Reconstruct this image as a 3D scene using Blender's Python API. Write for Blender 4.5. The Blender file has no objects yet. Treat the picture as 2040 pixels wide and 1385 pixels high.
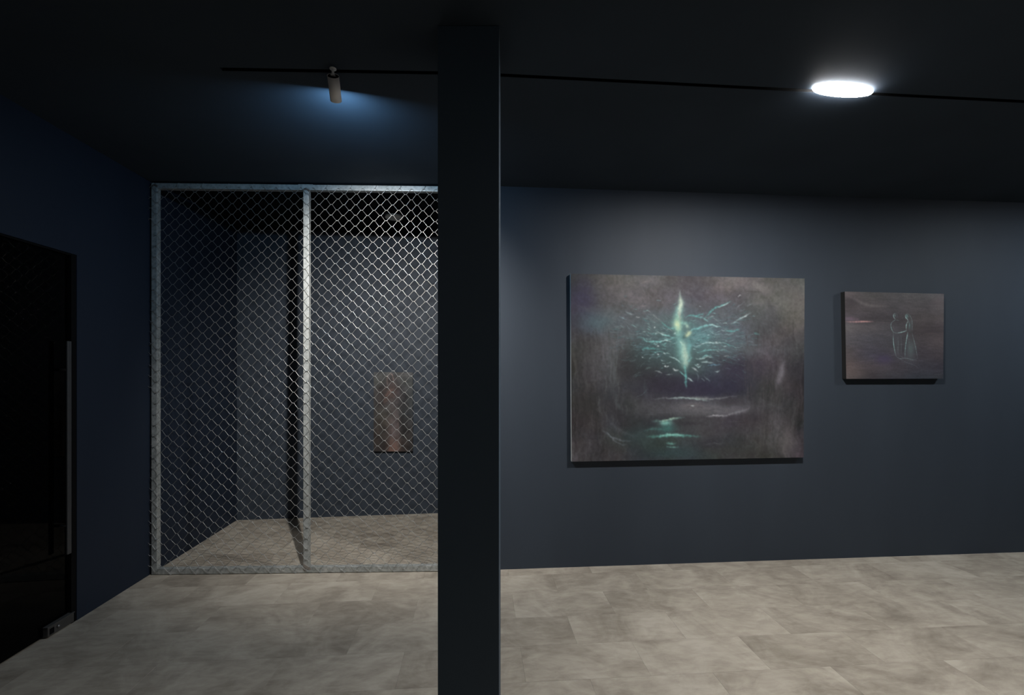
import bpy, bmesh, math, random
import numpy as np
from mathutils import Vector, Matrix
random.seed(7)
rng = np.random.default_rng(11)

# ------------------------------------------------------------------ camera, world, exposure
F = 907.0; CX = 1020.0; HY = 740.0; CAMZ = 1.5
sc = bpy.context.scene
cam_d = bpy.data.cameras.new('camera'); cam = bpy.data.objects.new('camera', cam_d)
sc.collection.objects.link(cam)
cam.location = (0, 0, CAMZ); cam.rotation_euler = (math.radians(90), 0, 0)
cam_d.sensor_width = 36.0; cam_d.lens = 36.0 * F / 2040.0
cam_d.shift_y = (HY - 692.5) / 2040.0
cam_d.clip_start = 0.05
sc.camera = cam
w = bpy.data.worlds.new('world'); sc.world = w; w.use_nodes = True
w.node_tree.nodes['Background'].inputs[0].default_value = (0, 0, 0, 1)
w.node_tree.nodes['Background'].inputs[1].default_value = 0
vs = sc.view_settings
vs.view_transform = 'Standard'; vs.look = 'None'; vs.gamma = 1.0; vs.exposure = 0.0
vs.use_curve_mapping = False
LAMP_L = 1300.0      # radiance of the main round ceiling lamp's diffuser
RIM_L = 80.0        # glow added to the lamp rims, stands in for the bloom halo on the ceiling
SPOT_W = 300       # track spotlight beam
LENS_L = (660, 1200, 1760)

# ------------------------------------------------------------------ helpers
C = sc.collection
def P(x, y, Y):             # world point seen at pixel x,y at depth Y
    return Vector(((x - CX) / F * Y, Y, CAMZ + (HY - y) / F * Y))
def link(o, parent=None):
    C.objects.link(o)
    if parent: o.parent = parent
    return o
def obj(name, bm, mat, parent=None, smooth=False):
    me = bpy.data.meshes.new(name)
    bmesh.ops.recalc_face_normals(bm, faces=bm.faces)
    bm.to_mesh(me); bm.free()
    if smooth:
        for p in me.polygons: p.use_smooth = True
    me.materials.append(mat)
    return link(bpy.data.objects.new(name, me), parent)
def thing(name, label, cat, loc=(0, 0, 0), group=None):
    o = bpy.data.objects.new(name, None); C.objects.link(o)
    o.location = loc; o.empty_display_size = 0.1
    o['label'] = label; o['category'] = cat
    if group: o['group'] = group
    return o
def struct(o): o['kind'] = 'structure'; return o
def bx(bm, lo, hi, M=None, bev=0):
    vs_ = [bm.verts.new(Vector((x, y, z))) for x in (lo[0], hi[0]) for y in (lo[1], hi[1]) for z in (lo[2], hi[2])]
    fs = [bm.faces.new([vs_[i] for i in f]) for f in ((0,1,3,2),(4,6,7,5),(0,4,5,1),(2,3,7,6),(0,2,6,4),(1,5,7,3))]
    if bev:
        es = list({e for f in fs for e in f.edges})
        r = bmesh.ops.bevel(bm, geom=es, offset=bev, segments=2, profile=0.6, affect='EDGES')
        vs_ = list({v for v in vs_ if v.is_valid} | {v for f in r['faces'] for v in f.verts})
    if M: bmesh.ops.transform(bm, matrix=M, verts=vs_)
def prism(bm, pts, z0, z1):
    lo = [bm.verts.new((p[0], p[1], z0)) for p in pts]; hi = [bm.verts.new((p[0], p[1], z1)) for p in pts]
    n = len(pts)
    bm.faces.new(lo[::-1]); bm.faces.new(hi)
    for i in range(n): bm.faces.new([lo[i], lo[(i+1) % n], hi[(i+1) % n], hi[i]])
def lathe(bm, prof, M, n=32):    # prof: list of (r,z), about local z
    rings = []
    for r, z in prof:
        if r < 1e-6: rings.append([bm.verts.new(M @ Vector((0, 0, z)))])
        else: rings.append([bm.verts.new(M @ Vector((r*math.cos(t), r*math.sin(t), z))) for t in [2*math.pi*k/n for k in range(n)]])
    for a, b in zip(rings[:-1], rings[1:]):
        for k in range(n):
            k2 = (k+1) % n
            if len(a) == 1 and len(b) == 1: continue
            if len(a) == 1: bm.faces.new([a[0], b[k], b[k2]])
            elif len(b) == 1: bm.faces.new([a[k], a[k2], b[0]])
            else: bm.faces.new([a[k], a[k2], b[k2], b[k]])

# ------------------------------------------------------------------ materials
def mat(name):
    m = bpy.data.materials.new(name); m.use_nodes = True
    nt = m.node_tree; b = nt.nodes['Principled BSDF']
    return m, nt, b
def nd(nt, t, **kw):
    n = nt.nodes.new(t)
    for k, v in kw.items():
        if k in n.inputs: n.inputs[k].default_value = v
        else: setattr(n, k, v)
    return n
def ramp(nt, src, stops):
    r = nt.nodes.new('ShaderNodeValToRGB'); el = r.color_ramp.elements
    while len(el) < len(stops): el.new(0.5)
    for e, (p, c) in zip(el, stops):
        e.position = p; e.color = (*c, 1)
    nt.links.new(src, r.inputs[0]); return r.outputs[0]

def plain(name, col, rough=0.5, metal=0.0, spec=0.5, var=0.08, scale=30, bump=0.0):
    m, nt, b = mat(name)
    tc = nd(nt, 'ShaderNodeTexCoord'); n = nd(nt, 'ShaderNodeTexNoise', Scale=scale, Detail=5)
    nt.links.new(tc.outputs['Object'], n.inputs['Vector'])
    c = ramp(nt, n.outputs[0], [(0.3, [x*(1-var) for x in col]), (0.7, [x*(1+var) for x in col])])
    nt.links.new(c, b.inputs['Base Color'])
    b.inputs['Roughness'].default_value = rough; b.inputs['Metallic'].default_value = metal
    b.inputs['Specular IOR Level'].default_value = spec
    if bump:
        bp = nd(nt, 'ShaderNodeBump', Strength=bump, Distance=0.002)
        nt.links.new(n.outputs[0], bp.inputs['Height']); nt.links.new(bp.outputs[0], b.inputs['Normal'])
    return m
def paint(name, col, rough=0.62, spec=0.25):
    m, nt, b = mat(name)
    g = nd(nt, 'ShaderNodeNewGeometry')
    big = nd(nt, 'ShaderNodeTexNoise', Scale=1.6, Detail=4); fine = nd(nt, 'ShaderNodeTexNoise', Scale=220, Detail=2)
    mp = nd(nt, 'ShaderNodeMapping'); mp.inputs['Scale'].default_value = (1.4, 1.4, 0.35)
    nt.links.new(g.outputs['Position'], mp.inputs['Vector']); nt.links.new(mp.outputs[0], big.inputs['Vector'])
    nt.links.new(g.outputs['Position'], fine.inputs['Vector'])
    c = ramp(nt, big.outputs[0], [(0.3, [x*0.93 for x in col]), (0.7, [x*1.07 for x in col])])
    nt.links.new(c, b.inputs['Base Color'])
    bp = nd(nt, 'ShaderNodeBump', Strength=0.12, Distance=0.001)
    nt.links.new(fine.outputs[0], bp.inputs['Height']); nt.links.new(bp.outputs[0], b.inputs['Normal'])
    b.inputs['Roughness'].default_value = rough; b.inputs['Specular IOR Level'].default_value = spec
    return m
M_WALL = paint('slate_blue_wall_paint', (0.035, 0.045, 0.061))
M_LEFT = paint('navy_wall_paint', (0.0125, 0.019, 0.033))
M_CEIL = paint('dark_ceiling_paint', (0.032, 0.044, 0.060), rough=0.75, spec=0.15)
M_COL = paint('dark_column_paint', (0.048, 0.072, 0.100), rough=0.6)
M_BLACK = plain('black_metal', (0.003, 0.003, 0.0035), 0.7, spec=0.1)
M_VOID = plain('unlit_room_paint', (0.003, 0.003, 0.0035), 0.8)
M_WHITE = plain('white_plastic', (0.85, 0.86, 0.87), 0.35, var=0.02)
M_CASE = plain('grey_lamp_body', (0.88, 0.85, 0.83), 0.45, var=0.03)
M_STEEL = plain('brushed_steel', (0.30, 0.30, 0.31), 0.35, metal=0.9)
M_DSTEEL = plain('dark_steel', (0.055, 0.055, 0.057), 0.45, metal=0.2)
M_EDGE_W = plain('pale_canvas_edge', (0.62, 0.64, 0.64), 0.8)
M_EDGE_K = plain('black_canvas_edge', (0.006, 0.006, 0.007), 0.8)
M_WIRE = plain('galvanised_wire', (0.33, 0.34, 0.34), 0.36, metal=0.65, var=0.12, scale=90)

def galv():
    m, nt, b = mat('galvanised_steel')
    tc = nd(nt, 'ShaderNodeTexCoord')
    vo = nd(nt, 'ShaderNodeTexVoronoi', Scale=55); no = nd(nt, 'ShaderNodeTexNoise', Scale=9, Detail=7)
    nt.links.new(tc.outputs['Object'], vo.inputs['Vector']); nt.links.new(tc.outputs['Object'], no.inputs['Vector'])
    mx = nd(nt, 'ShaderNodeMix', data_type='FLOAT'); mx.inputs[0].default_value = 0.6
    nt.links.new(vo.outputs['Distance'], mx.inputs[2]); nt.links.new(no.outputs[0], mx.inputs[3])
    c = ramp(nt, mx.outputs[0], [(0.25, (0.25, 0.27, 0.265)), (0.62, (0.43, 0.45, 0.445)), (0.8, (0.55, 0.56, 0.55))])
    nt.links.new(c, b.inputs['Base Color'])
    b.inputs['Metallic'].default_value = 0.35; b.inputs['Roughness'].default_value = 0.45
    return m
M_GALV = galv()
M_WELD = plain('weld_scale', (0.12, 0.10, 0.09), 0.7, metal=0.3, var=0.5, scale=60, bump=0.6)

def emis(name, col, s):
    m, nt, b = mat(name)
    b.inputs['Base Color'].default_value = (0.8, 0.8, 0.8, 1)
    b.inputs['Emission Color'].default_value = (*col, 1); b.inputs['Emission Strength'].default_value = s
    return m
M_LAMP = emis('lit_diffuser', (1.0, 0.965, 0.915), LAMP_L)
M_RIM = emis('bloom_halo_rim', (1.0, 1.0, 1.0), RIM_L)
M_LENS = emis('spot_lens', tuple(c/LENS_L[2] for c in LENS_L), LENS_L[2])
M_OFF = plain('unlit_diffuser', (0.7, 0.72, 0.7), 0.4, var=0.02)

def floor_mat():
    m, nt, b = mat('grey_beige_vinyl_tile')
    tc = nd(nt, 'ShaderNodeTexCoord'); oi = nd(nt, 'ShaderNodeObjectInfo')
    sc1 = nd(nt, 'ShaderNodeVectorMath', operation='SCALE'); sc1.inputs[3].default_value = 57.0
    cmb = nd(nt, 'ShaderNodeCombineXYZ')
    nt.links.new(oi.outputs['Random'], cmb.inputs[0]); nt.links.new(oi.outputs['Random'], cmb.inputs[2])
    nt.links.new(cmb.outputs[0], sc1.inputs[0])
    ad = nd(nt, 'ShaderNodeVectorMath', operation='ADD')
    nt.links.new(tc.outputs['Object'], ad.inputs[0]); nt.links.new(sc1.outputs[0], ad.inputs[1])
    n1 = nd(nt, 'ShaderNodeTexNoise', Scale=2.6, Detail=8, Roughness=0.62, Distortion=1.1)
    n2 = nd(nt, 'ShaderNodeTexNoise', Scale=17, Detail=6, Roughness=0.62, Distortion=0.5)
    mp = nd(nt, 'ShaderNodeMapping'); mp.inputs['Scale'].default_value = (0.6, 1.5, 1)
    nt.links.new(ad.outputs[0], n1.inputs['Vector']); nt.links.new(ad.outputs[0], mp.inputs['Vector'])
    nt.links.new(mp.outputs[0], n2.inputs['Vector'])
    a = nd(nt, 'ShaderNodeMath', operation='MULTIPLY_ADD'); a.inputs[1].default_value = 0.36
    nt.links.new(n2.outputs[0], a.inputs[0])
    s = nd(nt, 'ShaderNodeMath', operation='MULTIPLY'); s.inputs[1].default_value = 0.76
    nt.links.new(n1.outputs[0], s.inputs[0]); nt.links.new(s.outputs[0], a.inputs[2])
    rr = nd(nt, 'ShaderNodeMath', operation='MULTIPLY_ADD'); rr.inputs[1].default_value = 0.045
    nt.links.new(oi.outputs['Random'], rr.inputs[0]); nt.links.new(a.outputs[0], rr.inputs[2])
    c = ramp(nt, rr.outputs[0], [(0.40, (0.205, 0.180, 0.150)), (0.53, (0.290, 0.258, 0.216)), (0.62, (0.355, 0.320, 0.270)), (0.74, (0.430, 0.394, 0.338))])
    nt.links.new(c, b.inputs['Base Color'])
    bp = nd(nt, 'ShaderNodeBump', Strength=0.12, Distance=0.001)
    nt.links.new(n2.outputs[0], bp.inputs['Height']); nt.links.new(bp.outputs[0], b.inputs['Normal'])
    b.inputs['Roughness'].default_value = 0.55; b.inputs['Specular IOR Level'].default_value = 0.3
    return m
M_FLOOR = floor_mat()

def glass():
    m, nt, b = mat('dark_tinted_glass')
    b.inputs['Base Color'].default_value = (0.006, 0.007, 0.008, 1)
    b.inputs['Roughness'].default_value = 0.02; b.inputs['Transmission Weight'].default_value = 0.9
    b.inputs['IOR'].default_value = 1.16
    return m
M_GLASS = glass()

# ------------------------------------------------------------------ room plan
AL = math.radians(4.4)
def wl(Y): return -2.62 - 0.082 * (Y - 2.741)         # face of left wall
def wr(X): return 3.4435 + 0.077 * (X + 0.087)        # face of right-hand back wall
def fl(X): return 3.347 + 0.0278 * (X + 2.65)         # front face of fence frame
HC, HB = 2.90, 2.937                                  # ceilings: main room, caged room
Y0 = -3.2; XR = 6.4
def bw(X): return 4.584 + 0.1145 * (X + 2.79)         # back wall of the caged room
BR = 0.9                                              # right end of caged room

# floor: tiles 0.62 x 0.287 laid parallel to the right-hand wall
TL, TW = 0.62, 0.287
ca, sa = math.cos(AL), math.sin(AL)
bm = bmesh.new()
prism(bm, [(-3.2, Y0-.2), (XR+.3, Y0-.2), (XR+.3, 5.6), (-3.2, 5.6)], -0.06, -0.0045)
floor = struct(obj('floor', bm, plain('screed', (0.10, 0.095, 0.09), 0.9)))
def l2w(lx, ly): return (lx*ca - ly*sa, lx*sa + ly*ca)
bm = bmesh.new()
g = 0.0002
bx(bm, (-TL/2+g, -TW/2+g, -0.0045), (TL/2-g, TW/2-g, 0), bev=0)
top = [f for f in bm.faces if f.calc_center_median().z > -0.0001]
bmesh.ops.bevel(bm, geom=[e for f in top for e in f.edges], offset=0.0004, segments=1, affect='EDGES')
tile0 = obj('tile', bm, M_FLOOR, floor)
first = True; ntile = 0
for r in range(-7, 12):
    lyc = 3.3316 - TW*(r - 0.5)
    off = 0.235 if r % 2 == 0 else -0.07
    for k in range(-6, 10):
        lxc = off + TL*(k + 0.5)
        X, Y = l2w(lxc, lyc)
        if X < -3.15 or X > 5.6 or Y > 5.2: continue
        if Y > wr(X) + 0.25 and X > BR + 0.3: continue
        if Y > bw(X) + 0.25: continue
        if first: o = tile0; first = False
        else: o = tile0.copy(); C.objects.link(o)
        o.location = (X, Y, 0); o.rotation_euler = (0, 0, AL + (math.pi if random.random() < .5 else 0)); ntile += 1
YT = l2w(0, 3.3316 - TW*11)
bm = bmesh.new()   # floor behind the viewpoint, one sheet
e0 = l2w(-3.4, 3.3316 - TW*11 - g); e1 = l2w(6.8, 3.3316 - TW*11 - g)
prism(bm, [e0, (-3.2, Y0-.2), (XR+.3, Y0-.2), e1], -0.0045, 0)
o = obj('floor_covering', bm, M_FLOOR, floor)
bm = bmesh.new(); q0 = l2w(5.5, 3.3316-TW*11); 
print('tiles', ntile)

# left wall with door opening (opening spans Y 0.75 .. 2.741, height 2.2)
DY1, DY0, DH = 2.741, 0.75, 2.20
TH = 0.16
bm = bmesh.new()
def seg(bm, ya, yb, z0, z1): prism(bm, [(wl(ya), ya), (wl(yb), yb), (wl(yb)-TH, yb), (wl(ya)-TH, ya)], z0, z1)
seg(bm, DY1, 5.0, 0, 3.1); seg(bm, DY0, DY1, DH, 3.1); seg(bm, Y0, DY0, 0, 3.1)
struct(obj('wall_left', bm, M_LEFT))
# right-hand back wall (solid partition)
bm = bmesh.new(); XS = -0.385
prism(bm, [(XS, wr(XS)), (XR, wr(XR)), (XR, wr(XR)+.14), (XS, wr(XS)+.14)], 0, 3.1)
struct(obj('wall_back', bm, M_WALL))
# caged-room walls
bm = bmesh.new()
prism(bm, [(-2.95, bw(-2.95)), (BR+.1, bw(BR+.1)), (BR+.1, bw(BR+.1)+.12), (-2.95, bw(-2.95)+.12)], 0, 3.1)
struct(obj('wall_cage_back', bm, M_WALL))
bm = bmesh.new(); prism(bm, [(BR, wr(BR)+.14), (BR+.1, wr(BR)+.14), (BR+.1, bw(BR)), (BR, bw(BR))], 0, 3.1)
struct(obj('wall_cage_right', bm, M_WALL))
bm = bmesh.new(); prism(bm, [(XR, Y0), (XR+.12, Y0), (XR+.12, wr(XR)+.14), (XR, wr(XR)+.14)], 0, 3.1)
struct(obj('wall_right', bm, M_WALL))
bm = bmesh.new(); prism(bm, [(-3.1, Y0-.12), (XR+.12, Y0-.12), (XR+.12, Y0), (-3.1, Y0)], 0, 3.1)
struct(obj('wall_front', bm, M_WALL))

# ceiling with a slot for the lighting track
def sl(X):   # centre line of slot
    return 2.109 + 0.0262*(X+1.349) if X < -0.205 else 2.139 + 0.0780*(X+0.205)
SX = [-1.349, -0.205, XR]; HW = 0.012; SD = 0.03
bm = bmesh.new()
def cq(pts, z): bm.faces.new([bm.verts.new((p[0], p[1], z)) for p in pts])
XL = -3.05
cq([(XL, Y0), (XR, Y0), (XR, sl(XR)-HW), (SX[1], sl(SX[1])-HW), (SX[0], sl(SX[0])-HW), (XL, sl(SX[0])-HW)], HC)
cq([(XL, sl(SX[0])-HW), (SX[0], sl(SX[0])-HW), (SX[0], sl(SX[0])+HW), (XL, sl(SX[0])+HW)], HC)
E1 = 0.05
cq([(XL, sl(SX[0])+HW), (SX[0], sl(SX[0])+HW), (SX[1], sl(SX[1])+HW), (XR, sl(XR)+HW), (XR, wr(XR)+.05), (XS, wr(XS)+.05), (XS, fl(XS)+E1), (XL, fl(XL)+E1)], HC)
# step up to the caged-room ceiling
v = [(XL, fl(XL)+E1, HC), (XS, fl(XS)+E1, HC), (XS, fl(XS)+E1, HB), (XL, fl(XL)+E1, HB)]
bm.faces.new([bm.verts.new(p) for p in v])
for a, b_ in ((0, 1), (1, 2)):
    for s in (-1, 1):
        bm.faces.new([bm.verts.new(p) for p in ((SX[a], sl(SX[a])+s*HW, HC), (SX[b_], sl(SX[b_])+s*HW, HC), (SX[b_], sl(SX[b_])+s*HW, HC+SD), (SX[a], sl(SX[a])+s*HW, HC+SD))])
    cq([(SX[a], sl(SX[a])-HW), (SX[b_], sl(SX[b_])-HW), (SX[b_], sl(SX[b_])+HW), (SX[a], sl(SX[a])+HW)], HC+SD)
bm.faces.new([bm.verts.new(p) for p in ((SX[0], sl(SX[0])-HW, HC), (SX[0], sl(SX[0])+HW, HC), (SX[0], sl(SX[0])+HW, HC+SD), (SX[0], sl(SX[0])-HW, HC+SD))])
struct(obj('ceiling', bm, M_CEIL))
bm = bmesh.new(); prism(bm, [(XL, fl(XL)+E1), (XS, fl(XS)+E1), (BR+.1, wr(BR)+.1), (BR+.1, 5.1), (XL, 5.1)], HB, HB+.05)
struct(obj('ceiling_cage', bm, paint('shaded_ceiling_black', (0.006, 0.0065, 0.0075), rough=.85, spec=.1)))  # blacker copy of the ceiling paint, the caged room's dimness put into its colour
# black track lining set in the slot: two straight lengths
trk = thing('lighting_track', 'thin black recessed lighting track crossing the dark ceiling from left to right', 'track', (SX[1], sl(SX[1]), HC+0.01))
for a, b_ in ((0, 1), (1, 2)):
    bm = bmesh.new()
    n = 1
    xa, xb = SX[a]+(.001 if a == 0 else 0), SX[b_]-.002
    for s0, s1, z0, z1 in ((-HW+.0003, -HW+.0018, HC+.0005, HC+SD-.001), (HW-.0018, HW-.0003, HC+.0005, HC+SD-.001), (-HW+.0018, HW-.0018, HC+SD-.004, HC+SD-.001)):
        prism(bm, [(xa, sl(xa)+s0), (xb, sl(xb)+s0), (xb, sl(xb)+s1), (xa, sl(xa)+s1)], z0, z1)
    o = obj('track_channel', bm, M_BLACK, trk); o.matrix_parent_inverse = Matrix.Translation(trk.location).inverted()

# space beyond the glass door
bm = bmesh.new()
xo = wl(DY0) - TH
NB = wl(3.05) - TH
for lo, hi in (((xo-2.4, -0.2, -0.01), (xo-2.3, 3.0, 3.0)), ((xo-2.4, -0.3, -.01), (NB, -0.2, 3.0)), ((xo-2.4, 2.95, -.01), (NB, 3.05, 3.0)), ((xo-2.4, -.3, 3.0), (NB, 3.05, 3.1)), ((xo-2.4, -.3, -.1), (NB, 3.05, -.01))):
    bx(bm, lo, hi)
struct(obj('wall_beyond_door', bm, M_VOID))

# glass door
door = bpy.data.objects.new('door_1', None); C.objects.link(door); struct(door)
gx = lambda Y: wl(Y) - 0.020
bm = bmesh.new()
prism(bm, [(gx(DY0+.01), DY0+.01), (gx(2.70), 2.70), (gx(2.70)-.012, 2.70), (gx(DY0+.01)-.012, DY0+.01)], 0.012, DH-.012)
obj('glass_panel', bm, M_GLASS, door)
bm = bmesh.new()   # dark jamb and head lining
prism(bm, [(wl(DY1)-.002, DY1-.001), (wl(2.706)-.002, 2.706), (wl(2.706)-TH+.01, 2.706), (wl(DY1)-TH+.01, DY1-.001)], 0.0, DH-.002)
obj('door_jamb', bm, M_BLACK, door)
bm = bmesh.new()
prism(bm, [(wl(DY0)-.004, DY0+.001), (wl(2.704)-.004, 2.704), (wl(2.704)-TH+.01, 2.704), (wl(DY0)-TH+.01, DY0+.001)], DH-.011, DH-.002)
obj('door_head', bm, M_BLACK, door)
ang = math.atan(0.082)
R = Matrix.Rotation(ang, 4, 'Z')
HYc = 2.655; hx = wl(HYc) + 0.028
bm = bmesh.new(); bx(bm, (-.005, -.0135, .435), (.005, .0135, 1.676), Matrix.Translation((hx, HYc, 0)) @ R, bev=.003)
hd = obj('door_handle', bm, M_DSTEEL, door)
for z in (0.60, 1.51):
    bm = bmesh.new(); lathe(bm, [(0, 0), (.008, 0), (.008, .046), (0, .046)], Matrix.Translation((hx-.05, HYc, z)) @ Matrix.Rotation(math.pi/2, 4, 'Y'), 16)
    o = obj('standoff', bm, M_DSTEEL, hd, True)
# bottom lock fitting
bm = bmesh.new(); MT = Matrix.Translation((wl(2.63)+.006, 2.632, 0)) @ R
bx(bm, (-.035, -.083, .008), (0, .083, .062), MT, bev=.003)
lk = obj('lock_fitting', bm, plain('fitting_steel', (.075, .072, .07), .35, metal=.4), door)
bm = bmesh.new(); bx(bm, (0.0002, -.074, .018), (.0012, -.046, .05), MT); obj('lock_slot', bm, M_BLACK, lk)
bm = bmesh.new(); lathe(bm, [(0, 0), (.008, 0), (.008, .006), (.005, .009), (0, .009)], MT @ Matrix.Translation((0, -.022, .04)) @ Matrix.Rotation(math.pi/2, 4, 'Y'), 20)
obj('lock_cylinder', bm, M_STEEL, lk, True)
bm = bmesh.new(); bx(bm, (-.035, -.086, .062), (.0015, .088, .065), MT); obj('cover_strip', bm, plain('strip_steel', (.12, .12, .12), .3, metal=.5), lk)

# ------------------------------------------------------------------ column
CF = 1.843; cxa = (872-CX)/F*CF; cxb = (994.2-CX)/F*CF
bm = bmesh.new(); bx(bm, (cxa, CF, 0), (cxb, CF+.245, HC-.0005), bev=.0025)
col = obj('square_column', bm, M_COL)
col['label'] = 'plain dark blue-grey square column in the middle, floor to ceiling'; col['category'] = 'column'

# ------------------------------------------------------------------ ceiling lamps
def lamp(label, cx, cy, z, S2, mats, group=None, h=.014):
    t = thing('ceiling_lamp', label, 'lamp', (cx, cy, z), group)
    S = Matrix(((S2[0][0], S2[0][1], 0, 0), (S2[1][0], S2[1][1], 0, 0), (0, 0, 1, 0), (0, 0, 0, 1)))
    bm = bmesh.new(); lathe(bm, [(1.0, -.0006), (1.0, -h*.55), (.975, -h*.85), (.95, -h), (.90, -h), (.90, -.0006), (1.0, -.0006)], S, 64)
    obj('lamp_rim', bm, mats[1], t, True)
    bm = bmesh.new(); lathe(bm, [(0, -h-.0005), (.5, -h-.0005), (.90, -h+.0005), (.90, -.001), (0, -.001)], S, 64)
    obj('diffuser', bm, mats[0], t)
    return t
OV = ((.158, .036), (.010, .046))     # long oval plan
lp = P(1679, 184, 1); k = (HC-.016-CAMZ)/(lp.z-CAMZ)
lamp('brightly lit flat oval lamp on the ceiling above the large painting', lp.x*k, k, HC, OV, (M_LAMP, M_RIM))
lp = P(785, 435, 1); k = (HB-.016-CAMZ)/(lp.z-CAMZ)
lamp('small unlit round ceiling lamp in the caged room behind the mesh', lp.x*k, k, HB, ((.082, 0), (0, .082)), (M_OFF, M_OFF))
M_LAMP2 = emis('lit_diffuser_second', (0.86, 0.95, 1.0), 560)
lamp('second lit ceiling lamp further right along the track', 4.6, sl(4.6)+.03, HC, OV, (M_LAMP2, M_RIM))
M_LAMP3 = emis('lit_diffuser_third', (1.0, 0.97, 0.93), 150)
lamp('third lit ceiling lamp behind the viewpoint', .2, -1.4, HC, OV, (M_LAMP3, M_RIM))

# ------------------------------------------------------------------ track spotlight
T0 = Vector((-.8275, 2.104, HC))
E, A = math.radians(36), math.radians(-13)
ax = Vector((math.cos(E)*math.sin(A), math.cos(E)*math.cos(A), -math.sin(E)))
Tc = Vector((-.825, 2.100, 2.864)); LL = .109
sp = thing('track_spotlight', 'grey cylindrical spotlight hanging tilted from the ceiling track left of the column', 'spotlight', T0)
PI_ = Matrix.Translation(T0).inverted()
def sobj(name, bm, m, smooth=True, parent=sp):
    o = obj(name, bm, m, parent, smooth)
    if parent is sp: o.matrix_parent_inverse = PI_
    return o
bm = bmesh.new(); lathe(bm, [(0, 0.0), (.0155, 0.0), (.0155, -.002), (.0125, -.0035), (0, -.0035)], Matrix.Translation(T0+Vector((0, 0, -.001))), 28); sobj('track_adapter', bm, M_WHITE)
bm = bmesh.new(); lathe(bm, [(0, 0), (.0058, 0), (.0058, -.026), (0, -.026)], Matrix.Translation(T0+Vector((0, 0, -.004))), 16); sobj('stem', bm, M_WHITE)
bm = bmesh.new(); bx(bm, (-.009, -.009, -.0045), (.009, .009, .0), Matrix.Translation(T0+Vector((.001, 0, -.0305))), bev=.001); sobj('swivel_joint', bm, M_WHITE, False)
q = ax.to_track_quat('Z', 'Y').to_matrix().to_4x4(); MB = Matrix.Translation(Tc) @ q
Rr = .0262
bm = bmesh.new(); lathe(bm, [(.0245, .002), (Rr, 0), (Rr, LL), (Rr-.0018, LL), (Rr-.0018, LL-.002)], MB, 48); sobj('lamp_body', bm, M_CASE)
bm = bmesh.new(); lathe(bm, [(0, .004), (.0245, .004), (.0248, .0015)], MB, 48); sobj('rear_cap', bm, M_BLACK, False)
bm = bmesh.new(); lathe(bm, [(0, LL-.0012), (Rr-.002, LL-.0012)], MB, 48); sobj('lens', bm, M_LENS, False)
ld = bpy.data.lights.new('spot_beam', 'SPOT'); lo_ = bpy.data.objects.new('spot_beam', ld); C.objects.link(lo_)
ld.energy = SPOT_W; ld.color = (1.0, .93, .84); ld.spot_size = math.radians(96); ld.spot_blend = 1.0; ld.shadow_soft_size = .017
E2, A2 = math.radians(38), math.radians(-6)
ax2 = Vector((math.cos(E2)*math.sin(A2), math.cos(E2)*math.cos(A2), -math.sin(E2)))
lo_.location = Tc + ax*(LL+.022); lo_.rotation_euler = ax2.to_track_quat('-Z', 'Y').to_euler()
lo_.parent = sp; lo_.matrix_parent_inverse = PI_

# ------------------------------------------------------------------ chain-link fence
fa = math.atan(0.0278); fdir = Vector((math.cos(fa), math.sin(fa), 0)); fn = Vector((math.sin(fa), -math.cos(fa), 0))
FO = Vector((-2.652, fl(-2.652), 0))
fence = thing('chain_link_fence', 'galvanised chain link mesh panel on a square steel frame, floor to ceiling', 'fence', FO)
fence.rotation_euler = (0, 0, fa)
# local coordinates: x along fence, y into caged room, z up
def fx(px): # local x of a pixel column on the frame face
    t = (px-CX)/F; # X = t*Y ; Y = fl(X)
    X = t*(3.347+0.0278*2.65)/(1-0.0278*t); return (X+2.652)/math.cos(fa)
FT = 2.886; TB = .040
xl0, xr1 = 0.0, (XS+2.652)/math.cos(fa)-.002
def fobj(name, bm, m=M_GALV, smooth=False): return obj(name, bm, m, fence, smooth)
bm = bmesh.new(); bx(bm, (xl0, 0, .004), (xl0+TB, TB, FT), bev=.003); fobj('post', bm)
xm = fx(604)
bm = bmesh.new(); bx(bm, (xm, 0, .046), (xm+TB, TB, FT-TB), bev=.003); fobj('post', bm)
bm = bmesh.new(); bx(bm, (xr1-TB, 0, .004), (xr1, TB, FT), bev=.003); fobj('post', bm)
bm = bmesh.new(); bx(bm, (xl0+TB+.0005, 0, FT-TB), (xr1-TB-.0005, TB, FT), bev=.003); fobj('top_rail', bm)
bm = bmesh.new(); bx(bm, (xl0+TB+.0005, 0, .004), (xr1-TB-.0005, TB, .046), bev=.003); fobj('bottom_rail', bm)
# weld plates / gussets
bm = bmesh.new()
bx(bm, (xm-.035, -.0015, FT-.006), (xm+TB+.03, TB, FT+.002), bev=.0008); fobj('joint_plate', bm)
for (wx, wz, s) in ((xm-.001, FT-TB-.004, 1), (xl0+TB*.3, FT-TB*.6, .7)):
    bm = bmesh.new()
    for i in range(9):
        t = i/8; c = Vector((wx + (TB+.002)*t*(1 if s == 1 else .7), -.002, wz - .012*math.sin(math.pi*t)*-1*(s)))
        bmesh.ops.create_icosphere(bm, subdivisions=1, radius=.0055+.002*random.random(), matrix=Matrix.Translation(c) @ Matrix.Diagonal((1.1, .45, 1.2, 1)))
    fobj('weld_bead', bm, M_WELD, True)
bm = bmesh.new()   # triangular gusset at the foot of the middle post
vv = [(xm-.001, -.002, .075), (xm+TB+.022, -.002, .034), (xm+.004, -.002, .018), (xm-.001, .0, .075), (xm+TB+.022, .0, .034), (xm+.004, .0, .018)]
vv = [bm.verts.new(p) for p in vv]
for f in ((0,1,2), (3,5,4), (0,3,4,1), (1,4,5,2), (2,5,3,0)): bm.faces.new([vv[i] for i in f])
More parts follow.
